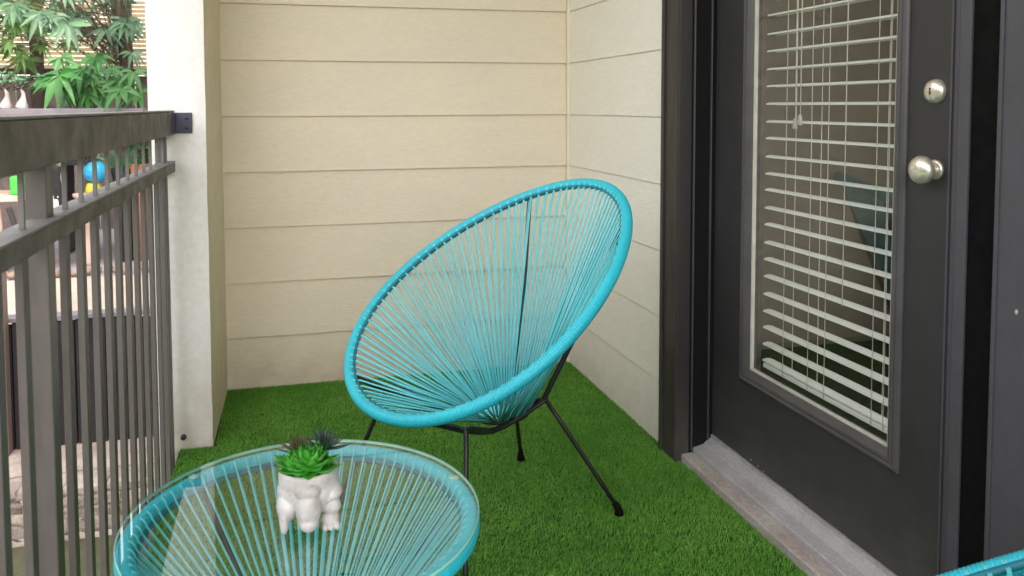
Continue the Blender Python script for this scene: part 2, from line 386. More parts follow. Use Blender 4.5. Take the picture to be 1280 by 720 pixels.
# ------------------------------------------------------------------ railing
def railing():
    root = empty('railing', (XR, 1.2, 0), 'dark bronze metal railing with square balusters along the open side', 'railing')
    y0, y1 = -2.5, YP - .003
    obj('top_rail', MB().box(XR - .05, XR, y0, y1, .994, 1.064, .003), M['rail'], root)
    obj('rail_cap', MB().box(XR - .053, XR + .001, y0, y1 - .002, 1.0645, 1.069, .001), M['rail_top'], root)
    obj('mid_rail', MB().box(XR - .041, XR - .001, y0, y1, .879, .9085, .002), M['rail'], root)
    obj('mid_rail_cap', MB().box(XR - .0425, XR - .0003, y0, y1 - .002, .909, .9125), M['rail_top'], root)
    obj('bottom_rail', MB().box(XR - .040, XR - .011, y0, y1, -.11, -.08), M['rail'], root)
    br = obj('bracket', MB().box(XR - .005, -.283, YP - .008, YP - .0015, .998, 1.062, .001).box(XR - .0, XR + .004, YP - .05, YP - .008, .998, 1.062), M['bracket'], root)
    bo = MB()
    for z in (1.015, 1.045):
        b2 = MB().lathe([(0, .004), (.004, .004), (.005, .001), (.005, 0)], (0, 0, 0), 10)
        bo = MB(); bo.add([(v[0] - .30, YP - .008 - v[2], z + v[1]) for v in b2.v], b2.f, True)
        obj('bolt', bo, M['bracket'], br)
    xc = XR - .020
    ys = [1.4365 + .1083 * k for k in range(11)] + [1.214 - .1083 * k for k in range(0, 34) if 1.214 - .1083 * k > -2.45]
    b0 = obj('baluster', MB().box(-.3645, -.3530, -.0095, .0165, -.081, .8785, .0012), M['baluster'], root, world=False)
    b0.location = (-root.location.x, ys[0] + .0095 - root.location.y, 0)
    for y in ys[1:]:
        c = b0.copy(); COL.objects.link(c); c.parent = root; c.location = (-root.location.x, y + .0095 - root.location.y, 0)
    # thin rods between mid rail and top rail
    r0 = obj('infill_rod', MB().box(xc - .0035, xc + .0035, -.0035, .0035, .9128, .9935), M['rail_top'], root, world=False)
    first = True
    for y in [1.214] + [1.4365 + .1083 * k for k in range(11)]:
        c = r0 if first else r0.copy()
        if not first: COL.objects.link(c); c.parent = root
        first = False
        c.location = (-root.location.x, y + .0095 - root.location.y, 0)
    for y in (1.335, 2.575, .1, -1.1):
        obj('post', MB().box(-.3825, -.3530, y, y + .038, -.14, .9935, .0025), M['baluster'], root)
railing()

# ------------------------------------------------------------------ door
XD = 1.25
YD0, YD1 = 1.273, 2.174      # latch edge, hinge edge
ZB, ZT = .076, 2.09
def moulding(y0, y1, z0, z1, prof, x):
    """picture-frame moulding; prof list of (inset from outer edge, proud of plane)"""
    mb = MB(); vs = []; n = len(prof)
    for (cy, cz, sy, sz) in ((y0, z0, 1, 1), (y1, z0, -1, 1), (y1, z1, -1, -1), (y0, z1, 1, -1)):
        for ins, pr in prof: vs.append((x - pr, cy + sy * ins, cz + sz * ins))
    fs = []
    for c in range(4):
        a = c * n; b = ((c + 1) % 4) * n
        for k in range(n - 1): fs.append((a + k, b + k, b + k + 1, a + k + 1))
    return mb.add(vs, fs)
def door():
    root = empty('door', (XD, (YD0 + YD1) / 2, ZB), 'charcoal painted balcony door with a tall glass lite and blinds', 'door')
    fo0, fo1 = 1.404, 2.020; fz0, fz1 = .296, 1.93
    body = MB()
    for (a, b, c, d) in ((YD0, fo0 + .03, ZB, ZT), (fo1 - .03, YD1, ZB, ZT), (fo0 + .03, fo1 - .03, ZB, fz0 + .03), (fo0 + .03, fo1 - .03, fz1 - .03, ZT)):
        body.box(XD, XD + .045, a, b, c, d)
    obj('slab', body, M['door'], root)
    lf = obj('lite_frame', moulding(fo0, fo1, fz0, fz1, [(0, -.001), (0, .004), (.004, .0085), (.010, .011), (.016, .0085), (.019, .011), (.026, .010), (.034, .003), (.040, -.004), (.040, -.012)], XD), M['lite'], root)
    obj('glazing_bead', moulding(fo0 + .0395, fo1 - .0395, fz0 + .0395, fz1 - .0395, [(0, -.004), (.003, -.0028), (.0065, -.006), (.0065, -.0128)], XD), M['bead'], lf)
    obj('glass_pane', MB().add([(XD + .0125, fo0 + .046, fz0 + .046), (XD + .0125, fo1 - .046, fz0 + .046), (XD + .0125, fo1 - .046, fz1 - .046), (XD + .0125, fo0 + .046, fz1 - .046)], [(0, 1, 2, 3)]), M['door_glass'], lf)
    # knob on a round rosette, axis towards -X
    ky, kz = 1.330, .950
    kb = MB().lathe([(.0125, .004), (.010, .006), (.010, .012), (.015, .017), (.023, .021), (.0275, .028), (.0282, .035), (.025, .042), (.016, .047), (.006, .0485), (0, .0487)], (XD, ky, kz), 32, axis='x')
    k = obj('knob', kb, M['brass'], root)
    obj('rosette', MB().lathe([(.020, 0), (.020, .003), (.018, .005), (.013, .006), (0, .006)], (XD, ky, kz), 32, axis='x'), M['brass'], k)
    db = obj('deadbolt', MB().lathe([(.0245, 0), (.0245, .004), (.022, .010), (.016, .0135), (.008, .015), (0, .0153)], (XD, ky + .003, 1.105), 32, axis='x'), M['brass'], root)
    obj('keyhole', MB().box(XD - .0158, XD - .0148, ky + .0015, ky + .0045, 1.098, 1.112), M['rubber'], db)
    # scraped paint specks low on the door face
    sp = MB()
    for (y, z, r) in ((1.960, ZB + .010, .004), (1.925, ZB + .008, .0035), (1.90, ZB + .004, .003), (1.80, ZB + .003, .002)):
        sp.ell((XD - .0005, y, z), (.001, r, r * .7), 1, jit=.6, seed=y)
    obj('paint_chip', sp, M['bead'], root)
door()
def door_frame():
    root = empty('door_frame', (XW, 1.75, 0), 'dark brown door casing and jambs around the balcony door', 'door frame')
    # hinge side: outer casing, stepped reveal
    cs = MB().box(1.131, XW + .02, 2.180, YT, -.012, 2.16, .004)
    cs.box(1.1255, 1.1325, 2.268, YT - .002, -.011, 2.16, .0015)
    cs.box(1.1275, 1.1325, 2.180, 2.190, -.011, 2.16, .0015)
    obj('casing', cs, M['door_trim'], root)
    obj('jamb', MB().box(XW + .0205, XD + .06, 2.1785, 2.26, .0, 2.13), M['jamb'], root)
    obj('stop_bead', MB().box(1.1775, 1.1815, 2.1695, 2.1783, .03, 2.12, .001).box(1.233, 1.2365, 2.1690, 2.1783, .06, 2.12, .001), M['lite'], root)
    obj('head_casing', MB().box(1.128, XW + .02, YD0 - .12, 2.268, 2.11, 2.158, .004).box(XW + .0205, XD + .06, YD0, 2.178, 2.092, 2.14), M['door_trim'], root)
    obj('latch_jamb', MB().box(1.2405, 1.30, 1.2435, 1.2695, .05, 2.10, .0015), M['panel'], root)
    obj('weather_strip', MB().box(1.256, 1.30, 1.2695, 1.2728, .05, 2.10), M['rubber'], root)
    # raised bands down the latch stile
    obj('latch_trim', MB().box(1.2455, 1.2505, 1.2740, 1.2835, .08, 2.08, .001).box(1.2475, 1.2503, 1.292, 1.297, .08, 2.08, .0005), M['panel'], root)
    obj('recess', MB().box(1.246, 1.31, 1.1805, 1.2433, -.01, 2.11), M['rubber'], root)
    return root
door_frame()
def threshold():
    root = empty('threshold', (XW, 1.75, 0), 'worn grey metal and wood sill under the balcony door', 'door sill')
    y0, y1 = .9, 2.1775
    def ext(prof, ya, yb, m, name, seed):
        mb = MB(); n = len(prof); vs = []; fs = []; K = 60
        for j in range(K + 1):
            y = ya + (yb - ya) * j / K
            for x, z in prof:
                w = .0012 * noise.noise(Vector((y * 14, x * 50, seed)))
                vs.append((x + w, y, z + w * .6))
        for j in range(K):
            for k in range(n - 1): fs.append((j * n + k, (j + 1) * n + k, (j + 1) * n + k + 1, j * n + k + 1))
        fs.append(tuple(range(n))); fs.append(tuple(K * n + k for k in range(n - 1, -1, -1)))
        return obj(name, mb.add(vs, fs), m, root)
    ext([(1.150, -.012), (1.150, .016), (1.153, .020), (1.186, .022), (1.186, -.012)], y0, y1 + .002, M['sill2'], 'wood_edge', 1)
    ext([(1.187, -.01), (1.187, .034), (1.190, .037), (1.222, .044), (1.236, .056), (1.247, .062), (1.247, .071), (1.30, .074), (1.30, -.01)], y0, y1, M['sill'], 'metal_sill', 2)
threshold()
sp = empty('fixed_door', (XD, .9, 0), 'flat slate grey second door leaf beside the knob edge of the glazed door', 'door')
obj('board', MB().box(1.238, 1.30, .35, 1.178, .0, 2.14, .003), M['panel'], sp)
obj('edge_bead', MB().box(1.2345, 1.2385, 1.168, 1.176, .0, 2.14, .001), M['panel'], sp)
obj('nail_head', MB().ell((1.2375, 1.127, .715), (.0015, .003, .005), 2), M['bead'], sp)
w2 = obj('wall_behind_camera', MB().box(XW, XW + .16, -2.6, .349, -.1, 2.16), M['siding_side'])
tag(w2, 'pale house wall further along the balcony', 'wall')

# blinds hung behind the glass
def blinds():
    root = empty('window_blind', (1.28, 1.71, .35), 'white horizontal slat blind hanging behind the glass of the door', 'blind')
    ya, yb = 1.462, 1.966
    s0 = None; k = 0
    z = 1.0825 - .0478 * 15
    while z < 1.87:
        mb = MB(); W = .024; n = 6; vs = []; fs = []
        for j in range(7):
            y = ya + (yb - ya) * j / 6
            for i in range(n + 1):
                u = -1 + 2 * i / n
                vs.append((1.2845 + .016 + u * .016, y, .0034 * (1 - u * u) - .0006 * u + .0008 * noise.noise(Vector((j, k, 0)))))
            for i in range(n, -1, -1):
                u = -1 + 2 * i / n
                vs.append((1.2845 + .016 + u * .016, y, .0024 * (1 - u * u) - .0006 * u - .0038 + .0008 * noise.noise(Vector((j, k, 0)))))
        m_ = 2 * (n + 1)
        for j in range(6):
            for i in range(m_): fs.append((j * m_ + i, j * m_ + (i + 1) % m_, (j + 1) * m_ + (i + 1) % m_, (j + 1) * m_ + i))
        mb.add(vs, fs)
        o = obj('slat', mb, M['slat'], root, world=False)
        o.location = (-root.location.x, -root.location.y, z - root.location.z + random.uniform(-.0008, .0008))
        o.rotation_euler = (random.uniform(-.0015, .0015), 0, 0)
        z += .0478; k += 1
    obj('bottom_rail', MB().box(1.286, 1.312, ya, yb, .346, .358, .002), M['slat'], root)
    for y in (1.872, 1.767, 1.535, 1.497):
        obj('ladder_cord', MB().tube([(1.2845, y, .35), (1.2845, y, 1.9)], .0009, 5).tube([(1.3135, y, .35), (1.3135, y, 1.9)], .0009, 5), M['cordw'], root)
    obj('ladder_cord', MB().tube([(1.2845, 1.702, .35), (1.2848, 1.702, 1.9)], .0009, 5), M['cordw'], root)
    for y, zt in ((1.826, 1.045), (1.806, 1.055)):
        c = obj('pull_cord', MB().tube([(1.279, y, zt), (1.2795, y + .001, 1.3), (1.280, y, 1.9)], .0014, 5), M['cordw'], root)
        obj('tassel', MB().lathe([(.002, .0), (.006, -.003), (.0085, -.018), (.0095, -.026), (.006, -.028), (0, -.028)], (1.2775, y, zt), 12, sx=.55), M['bead'], c)
    obj('wand', MB().tube([(1.279, 1.633, .60), (1.279, 1.633, 1.9)], .0012, 5), M['cordw'], root)
blinds()
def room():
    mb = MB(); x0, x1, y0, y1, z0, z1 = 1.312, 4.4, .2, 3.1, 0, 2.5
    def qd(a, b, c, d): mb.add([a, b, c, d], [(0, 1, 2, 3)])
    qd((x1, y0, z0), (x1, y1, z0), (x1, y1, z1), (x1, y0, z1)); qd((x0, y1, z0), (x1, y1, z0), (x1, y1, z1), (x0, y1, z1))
    qd((x0, y0, z1), (x1, y0, z1), (x1, y1, z1), (x0, y1, z1))  # near side has no wall, left open so sky light brightens the room
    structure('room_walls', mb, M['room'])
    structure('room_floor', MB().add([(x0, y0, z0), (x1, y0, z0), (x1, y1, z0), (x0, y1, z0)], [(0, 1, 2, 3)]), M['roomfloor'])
    s = empty('sofa', (3.2, 2.0, 0), 'dark teal sofa added behind the blinds to darken the view through the lower glass', 'sofa')  # added dark shape behind the lower part of the door glass
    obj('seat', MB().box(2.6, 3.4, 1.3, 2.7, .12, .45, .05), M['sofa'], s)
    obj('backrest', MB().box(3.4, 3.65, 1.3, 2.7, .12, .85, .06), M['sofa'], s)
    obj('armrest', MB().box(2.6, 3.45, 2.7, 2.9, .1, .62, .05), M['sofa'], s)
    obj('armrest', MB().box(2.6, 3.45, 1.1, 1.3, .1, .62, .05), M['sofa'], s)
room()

# ------------------------------------------------------------------ chairs
A_, B_, E_, TAU, ZC, BEND = .4359, .3737, -.1378, .6056, .618, -.01335
def rim(t, dr=0.0):
    u = (A_ + dr) * math.cos(t); v = (B_ + dr) * math.sin(t) * (1 + E_ * math.cos(t)); w = BEND * math.cos(t) ** 2
    return Vector((-u * math.cos(TAU) + w * math.sin(TAU), v, ZC + u * math.sin(TAU) + w * math.cos(TAU)))
RIMN = Vector((math.sin(TAU), 0, math.cos(TAU)))
def ribbed(path_fn, total, pitch, r, amp, n=12, sub=4):
    K = int(total / pitch) * sub
    pts = []; rs = []
    for i in range(K):
        t = 2 * PI * i / K; pts.append(path_fn(t)); ph = (i % sub) / sub
        rs.append(r - amp * (1 if ph == 0 else (.25 if ph in (.25, .75) else 0)))
    return MB().tube(pts, r, n, closed=True, rs=rs)
HUB = Vector((-.035, 0, .272))
def make_chair():
    root = empty('lounge_chair', (0, 0, 0), 'turquoise cord egg shaped lounge chair on black legs in front of the siding', 'chair', None)
    RT = .0148
    obj('rim', ribbed(rim, 2.55, .0062, RT, .0011), M['cyan'], root, False)
    # cords: from over the rim straight down to the hub ring
    mb = MB(); NC = 92
    for i in range(2 * NC):
        t = PI * (i + .5) / NC + random.uniform(-.0045, .0045) + .006 * math.sin(i * .37)
        c = rim(t); out = (rim(t, .01) - c).normalized()
        h = HUB + Vector((.075 * -math.cos(t), .062 * math.sin(t), .004 * math.sin(i * 2.4)))
        if i % 2 == 0:      # a doubled turn over the rim, then the upper cord
            for j in (-.0016, .0016):
                d = (rim(t + .01) - rim(t - .01)).normalized()
                c0 = c + d * j
                loop = [c0 - out * (RT - .0002) * math.cos(a) + RIMN * (RT - .0002) * math.sin(a) for a in (.1, .5, .95)]
                st = c0 - out * (RT + .0075) - RIMN * .001
                q = [p for p in reversed(loop)] + [st]
                if j > 0: q += [st.lerp(h, .5) - Vector((0, 0, .004 + .003 * math.sin(i * 1.7))), h]
                else: q += [st.lerp(h, .5) - Vector((0, 0, .004 + .003 * math.sin(i * 1.7))) + d * -.0022, h + d * -.001]
                mb.tube(q, .00165, 5)
        else:
            st = c - out * (RT + .004) - RIMN * .010
            mb.tube([c + out * .002 - RIMN * RT, st, st.lerp(h, .5) - Vector((0, 0, .006)), h - Vector((0, 0, .007))], .0017, 5)
    # bottom weave across the hub
    for i in range(15):
        a = PI * i / 15
        p = Vector((.078 * math.cos(a), .064 * math.sin(a), 0))
        mb.tube([HUB + p + Vector((0, 0, .003)), HUB + Vector((0, 0, .001 * (i % 3))), HUB - p + Vector((0, 0, .003))], .0024, 5)
    obj('cord_seat', mb, M['cyan_t'], root, False)
    obj('shade_ring', MB().tube([rim(2 * PI * k / 160, -.0125) for k in range(160)], .0062, 8, closed=True), M['teal_shade'], root, False)  # added tube, its dark colour paints the shade between the cord turns
    obj('hub_ring', MB().tube([HUB + Vector((.072 * math.cos(a), .060 * math.sin(a), -.010)) for a in [2 * PI * k / 40 for k in range(40)]], .006, 8, closed=True), M['black'], root, False)
    # frame
    J = Vector((-.1287, .0689, .3012)); K = Vector((.2054, .1799, .3346)); F = Vector((.2926, .2963, .012)); R = Vector((-.2675, .2059, .012))
    def m(v, s): return Vector((v.x, v.y * s, v.z))
    for s in (1, -1):
        # rod that carries the rim: rear rim - junction - under the seat - front rim
        tr = math.radians(s * 37); tf = math.radians(s * 152)
        rr = rim(tr) - RIMN * .013; rf = rim(tf) - RIMN * .013
        jj = m(J, s); kk = m(K, s)
        under = Vector((.03, s * .075, .262))
        pts = [rr, rr.lerp(jj, .5) + Vector((-.006, 0, -.006)), jj + Vector((-.004, 0, .012)), jj + Vector((.012, 0, -.006)), under, (under + rf) * .5 + Vector((0, 0, -.012)), rf]
        obj('side_rod', MB().tube(smooth(pts, 5), .0072, 8), M['black'], root, False)
        leg = obj('rear_leg', MB().tube(smooth([jj, jj.lerp(m(R, s), .5), m(R, s)], 2), .0062, 8), M['black'], root, False)
        foot(m(R, s), (m(R, s) - jj), leg)
        leg = obj('front_leg', MB().tube(smooth([under + Vector((.02, 0, -.004)), under.lerp(kk, .6) + Vector((0, 0, .0)), kk, kk.lerp(m(F, s), .12), m(F, s)], 4), .0062, 8), M['black'], root, False)
        foot(m(F, s), (m(F, s) - kk), leg)
    obj('rear_crossbar', MB().tube(smooth([m(J, 1), Vector((J.x + .03, 0, J.z - .025)), m(J, -1)], 5), .0058, 8), M['black'], root, False)
    obj('front_crossbar', MB().tube(smooth([m(K, 1), Vector((K.x - .0, 0, K.z - .022)), m(K, -1)], 5), .0058, 8), M['black'], root, False)
    return root
def smooth(pts, k):
    P = [Vector(p) for p in pts]; P = [P[0] * 2 - P[1]] + P + [P[-1] * 2 - P[-2]]; out = []
    for i in range(1, len(P) - 2):
        for j in range(k):
            t = j / k; a, b, c, d = P[i - 1:i + 3]
            out.append(.5 * ((2 * b) + (c - a) * t + (2 * a - 5 * b + 4 * c - d) * t * t + (3 * b - a - 3 * c + d) * t ** 3))
    out.append(P[-2]); return out
def foot(p, d, leg):
    d = d.normalized(); a = p - d * .022; b = p + Vector((0, 0, -.010))
    obj('foot_cap', MB().tube([a, p - d * .004, Vector((p.x, p.y, .004)), Vector((p.x, p.y, -.001))], .009, 10, rs=[.0082, .0095, .0125, .0125]), M['rubber'], leg, False)
ch = make_chair()
ch.location = (.5115, 2.0145, 0); ch.rotation_euler = (0, 0, -2.748)
ch['group'] = 'turquoise cord lounge chairs'
c2 = copy_tree(ch)
c2.location = (.705, .57, 0); c2.rotation_euler = (0, 0, math.radians(102))
c2['label'] = 'turquoise cord lounge chair of which only a rim shows beside the slate grey door leaf'

# ------------------------------------------------------------------ side table
TC = Vector((.0186, 1.222, 0)); TR = .252
def table():
    root = empty('side_table', TC, 'round turquoise cord side table with a clear glass top', 'table')
    zt = .447
    obj('rim', ribbed(lambda t: Vector((TR * math.cos(t), TR * math.sin(t), zt)), 2 * PI * TR, .0062, .0135, .0010), M['cyan'], root, False)
    mb = MB(); NC = 72; hz = .205
    for i in range(NC):
        t = 2 * PI * (i + .5) / NC
        e = Vector((math.cos(t), math.sin(t), 0)); tg = Vector((-math.sin(t), math.cos(t), 0))
        for s in (-1, 1):
            c = e * TR + Vector((0, 0, zt)) + tg * (.0018 * s)
            hb_ = e * .048 + Vector((0, 0, hz + .004 * math.sin(i * 2.1) * s)) + tg * (.001 * s)
            loop = [c + e * (.0136 * math.cos(a)) + Vector((0, 0, .0136 * math.sin(a))) for a in (1.9, 2.3, 2.7, 3.0)]
            st = c - e * .0155 - Vector((0, 0, .003))
            if s > 0: mb.tube(loop + [st, st.lerp(hb_, .5) - Vector((0, 0, .002)), hb_], .0020, 5)
            else: mb.tube([c - Vector((0, 0, .015)) + e * .004, st - Vector((0, 0, .007)), (st - Vector((0, 0, .012))).lerp(hb_, .5), hb_ - Vector((0, 0, .006))], .0016, 5)
    obj('cord_cone', mb, M['cyan_t'], root, False)
    obj('shade_ring', MB().tube([((TR - .0115) * math.cos(2 * PI * k / 120), (TR - .0115) * math.sin(2 * PI * k / 120), zt - .007) for k in range(120)], .006, 8, closed=True), M['teal_shade'], root, False)  # added dark tube, painted shade along the inside of the table rim
    obj('hub_ring', MB().tube([(.046 * math.cos(a), .046 * math.sin(a), hz - .008) for a in [2 * PI * k / 36 for k in range(36)]], .006, 8, closed=True), M['black'], root, False)
    for deg in (132, 12, 252):
        a = math.radians(deg); e = Vector((math.cos(a), math.sin(a), 0))
        pts = [e * (TR - .008) + Vector((0, 0, zt - .013)), e * .16 + Vector((0, 0, .318)), e * .060 + Vector((0, 0, .200)), e * .075 + Vector((0, 0, .16)), e * .20 + Vector((0, 0, .012))]
        leg = obj('leg', MB().tube(smooth(pts, 5), .0055, 8), M['black'], root, False)
        foot(pts[-1], pts[-1] - pts[-2], leg)
    g = obj('glass_top', MB().add([(0, 0, .4665)] + [(  .263 * math.cos(a),   .263 * math.sin(a), .4665) for a in [2 * PI * k / 96 for k in range(96)]], [(0, k + 1, (k + 1) % 96 + 1) for k in range(96)], True), M['table_glass'], root, False)
    obj('polished_edge', MB().lathe([(.2632, .4663), (.2645, .4656), (.2645, .4618), (.2632, .4610)], (0, 0, 0), 96), M['glass_edge'], g, False)
    sc = MB()
    for deg in (15, 135, 255): 
        a = math.radians(deg); sc = MB(); sc.lathe([(.009, .459), (.009, .4605), (0, .4605)], (TR * math.cos(a), TR * math.sin(a), 0), 12)
        obj('clear_bumper', sc, M['glass_edge'], root, False)
table()

# ------------------------------------------------------------------ planter on the table
def planter():
    c = Vector((.024, 1.190, .4667))
    root = empty('planter', c, 'small white ceramic animal shaped pot on the glass table top', 'plant pot')
    root.rotation_euler = (0, 0, .06)
    mb = MB()
    mb.ell((0, .0, .050), (.0460, .042, .036), 4)
    mb.lathe([(.0, .03), (.036, .032), (.044, .05), (.0435, .068), (.043, .080), (.039, .083), (.033, .078), (0, .077)], (0, 0, 0), 40, sy=.92)
    mb.ell((-.004, -.034, .062), (.019, .016, .013), 3)          # nose pad
    mb.ell((-.004, -.036, .038), (.019, .018, .028), 3)          # muzzle
    mb.ell((-.004, -.041, .018), (.014, .012, .013), 3)
    mb.ell((-.032, -.012, .034), (.016, .022, .022), 3)          # left cheek
    mb.ell((-.0375, -.022, .018), (.0068, .013, .021), 3)        # left leg
    mb.ell((-.030, .02, .014), (.010, .012, .016), 3)
    mb.ell((.030, -.014, .048), (.017, .022, .012), 3)           # right brow
    mb.ell((.030, -.022, .030), (.014, .016, .013), 3)
    mb.ell((.028, -.026, .012), (.014, .014, .013), 3)           # right foot
    for k in range(3): mb.ell((.019 + .0085 * k, -.038, .0065), (.0048, .0075, .0065), 2)
    mb.ell((.028, .02, .014), (.010, .012, .016), 3)
    body = obj('ceramic_body', mb, M['pot'], root, False)
    rm = body.modifiers.new('remesh', 'REMESH'); rm.mode = 'VOXEL'; rm.voxel_size = .0011; rm.use_smooth_shade = True
    sm = body.modifiers.new('smooth', 'SMOOTH'); sm.iterations = 7; sm.factor = .6
    gl = MB()
    for k in range(6): gl.ell((.016 + .0045 * k, -.0370 + .0006 * k * k, .0430 + .0004 * k), (.0016, .0014, .0022), 1)
    obj('moulded_tooth_row', gl, M['pot'], body, False)
    obj('soil', MB().lathe([(.036, .079), (.02, .0815), (0, .082)], (0, 0, 0), 24, sy=.92), M['soil'], root, False)
    def rosette(name, cen, n, L, W, m, tiltlo, tilthi, seed, curl=.5, thick=.3):
        rnd = random.Random(seed); mb = MB()
        for i in range(n):
            f = i / n; az = i * 2.399 + rnd.uniform(-.12, .12); el = tiltlo + (tilthi - tiltlo) * f + rnd.uniform(-.06, .06)
            l = L * (1 - .45 * f) * rnd.uniform(.9, 1.1); w = W * (1 - .35 * f)
            d = Vector((math.cos(az), math.sin(az), 0)); sd = Vector((-math.sin(az), math.cos(az), 0))
            K = 6; vs = []
            for k in range(K + 1):
                u = k / K; e = el + curl * u * u * .6
                p = Vector(cen) + d * (l * u * math.cos(e)) + Vector((0, 0, l * u * math.sin(e)))
                ww = w * (math.sin(PI * min(1, .16 + u * .84)) ** .7) * (1 - u ** 4) + .0001
                nn = -d * math.sin(e) + Vector((0, 0, math.cos(e)))
                vs += [p - sd * ww + nn * ww * .35, p - nn * ww * thick, p + sd * ww + nn * ww * .35, p + nn * ww * .12]
            fs = []
            for k in range(K):
                for j in range(4): fs.append((k * 4 + j, k * 4 + (j + 1) % 4, k * 4 + 4 + (j + 1) % 4, k * 4 + 4 + j))
            mb.add(vs, fs, True)
        return mb
    g = empty('succulent', c + Vector((0, 0, .08)), 'bright green rosette succulent planted in the white pot', 'succulent')
    obj('leaves', rosette('leaves', (0, -.010, .004), 54, .050, .0165, M['succ'], -.25, 1.45, 3), M['succ'], g, False)
    obj('leaves', rosette('leaves', (-.022, -.004, .002), 20, .036, .013, M['succ'], .1, 1.4, 5), M['succ'], g, False)
    g2 = empty('succulent', c + Vector((-.014, .012, .085)), 'russet spiky succulent behind the green rosette, left side', 'succulent')
    obj('leaves', rosette('leaves', (0, .005, .012), 34, .043, .0026, M['succ_red'], .0, 1.5, 11, .3, .5), M['succ_red'], g2, False)
    g3 = empty('succulent', c + Vector((.022, .014, .085)), 'dark spiky succulent behind the green rosette, right side', 'succulent')
    obj('leaves', rosette('leaves', (0, .005, .012), 40, .046, .0036, M['succ_dark'], .0, 1.5, 17, .2, .45), M['succ_dark'], g3, False)
planter()

# ------------------------------------------------------------------ the garden beyond the railing
structure('garden_terrace', MB().box(-9, -.43, 3.87, 9.5, -.6, .1), M['paving'])
structure('sand_strip', MB().box(-8.9, -.44, 3.9, 5.0, .1, .104), M['sand'])
structure('yard_grass', MB().add([(-5, 1.0, -.592), (-.5, 1.0, -.592), (-.5, 2.95, -.592), (-5, 2.95, -.592)], [(0, 1, 2, 3)]), mat('yard grass', (.09, .17, .04), .9, (.05, .10, .03), 12, bump=.8, bscale=80, fine=.3))
def stone_wall():
    root = empty('stone_wall', (-2, 3.4, -.6), 'low dry stacked wall of pale stones below the balcony', 'stone wall')
    zz = [-1.02]; rnd = random.Random(4); mb = MB(); rows = [(-.66, .085), (-.578, .062), (-.518, .05), (-.47, .045), (-.427, .035)]
    for z, hgt in rows:
        x = -5.0
        while x < -.46:
            w = rnd.uniform(.05, .17); w = min(w, -.44 - x)
            if w > .03:
                bm = bmesh.new(); bmesh.ops.create_cube(bm, size=1); bmesh.ops.subdivide_edges(bm, edges=bm.edges[:], cuts=3, use_grid_fill=True)
                for v in bm.verts:
                    p = v.co.copy(); sph = p.normalized() * .62; p = p.lerp(sph, .14); 
                    p = p * (1 + .22 * noise.noise(p * 4 + Vector((x * 9, z * 9, 0))))
                    v.co = Vector((x + w / 2 + p.x * w * 1.02, 3.42 + p.y * .16, z + hgt / 2 + p.z * hgt * 1.06))
                mb.bm(bm, True)
            x += w
    obj('stones', mb, M['stone'], root)
    obj('core', MB().box(-5, -.45, 3.38, 3.86, -.6, -.40), M['stone'], root)
stone_wall()
def timber_wall():
    root = empty('timber_wall', (-2, 3.8, -.6), 'dark timber retaining wall of upright boards behind the stacked stones', 'retaining wall')
    mb = MB(); x = -5.0
    while x < -.45:
        mb.box(x, min(x + .118, -.44), 3.80, 3.825 + random.uniform(0, .008), -.5, .15 + random.uniform(-.006, .006)); x += .124
    obj('boards', mb, M['timber_dark'], root)
    obj('capping', MB().box(-5, -.44, 3.79, 3.87, .158, .178, .003), M['ledge'], root)
    for x in (-1.21, -2.6, -4.0): obj('post', MB().box(x, x + .045, 3.735, 3.79, -.5, .42, .003), M['timber_pink'], root)
timber_wall()
rnd = random.Random(12)
for i in range(22):
    x = -1.75 + i * .055
    o = obj('cobble', MB().ell((x, 5.1 + rnd.uniform(-.05, .05), .12), (rnd.uniform(.022, .035), .03, rnd.uniform(.02, .032)), 2, jit=.4, seed=i), M['cobble'])
    tag(o, 'rounded brown cobble lying in the row along the pale sand', 'stone', 'cobbles edging the sand')
def back_fence():
    root = empty('garden_fence', (-2, 7, 0), 'garden fence with pale horizontal reed slats above dark lower boards', 'fence')
    mb = MB(); z = 1.385
    while z < 2.75:
        mb.box(-9, .0, 7.0 + random.uniform(0, .006), 7.018, z, z + .030); z += .0345
    obj('reed_slats', mb, M['fence_reed'], root)
    lo = MB(); x = -9
    while x < -.42: lo.box(x, x + .138, 7.0, 7.02, .1, 1.33); x += .145
    obj('lower_boards', lo, M['fence_low'], root)
    obj('rail', MB().box(-9, -.42, 6.955, 6.998, 1.335, 1.383, .003), M['fence_post'], root)
    for x in (-1.91, -1.265, -2.6, -3.3, -4.0, -4.7, -.62): obj('post', MB().box(x, x + .09, 6.90, 6.952, .1, 2.8, .004), M['fence_post'], root)
back_fence()
def leaflet(mb, base, d, up, L, W, droop):
    d = d.normalized(); sd = d.cross(up).normalized(); K = 6; vs = []
    for k in range(K + 1):
        u = k / K; p = base + d * (L * u) + Vector((0, 0, -droop * L * u * u))
        w = W * math.sin(PI * (u ** .8)) ** .9 + .0006; n = up * (w * .35)
        vs += [p - sd * w + n, p, p + sd * w + n]
    fs = []
    for k in range(K):
        a = k * 3; fs += [(a, a + 1, a + 4, a + 3), (a + 1, a + 2, a + 5, a + 4)]
    mb.add(vs, fs, True)
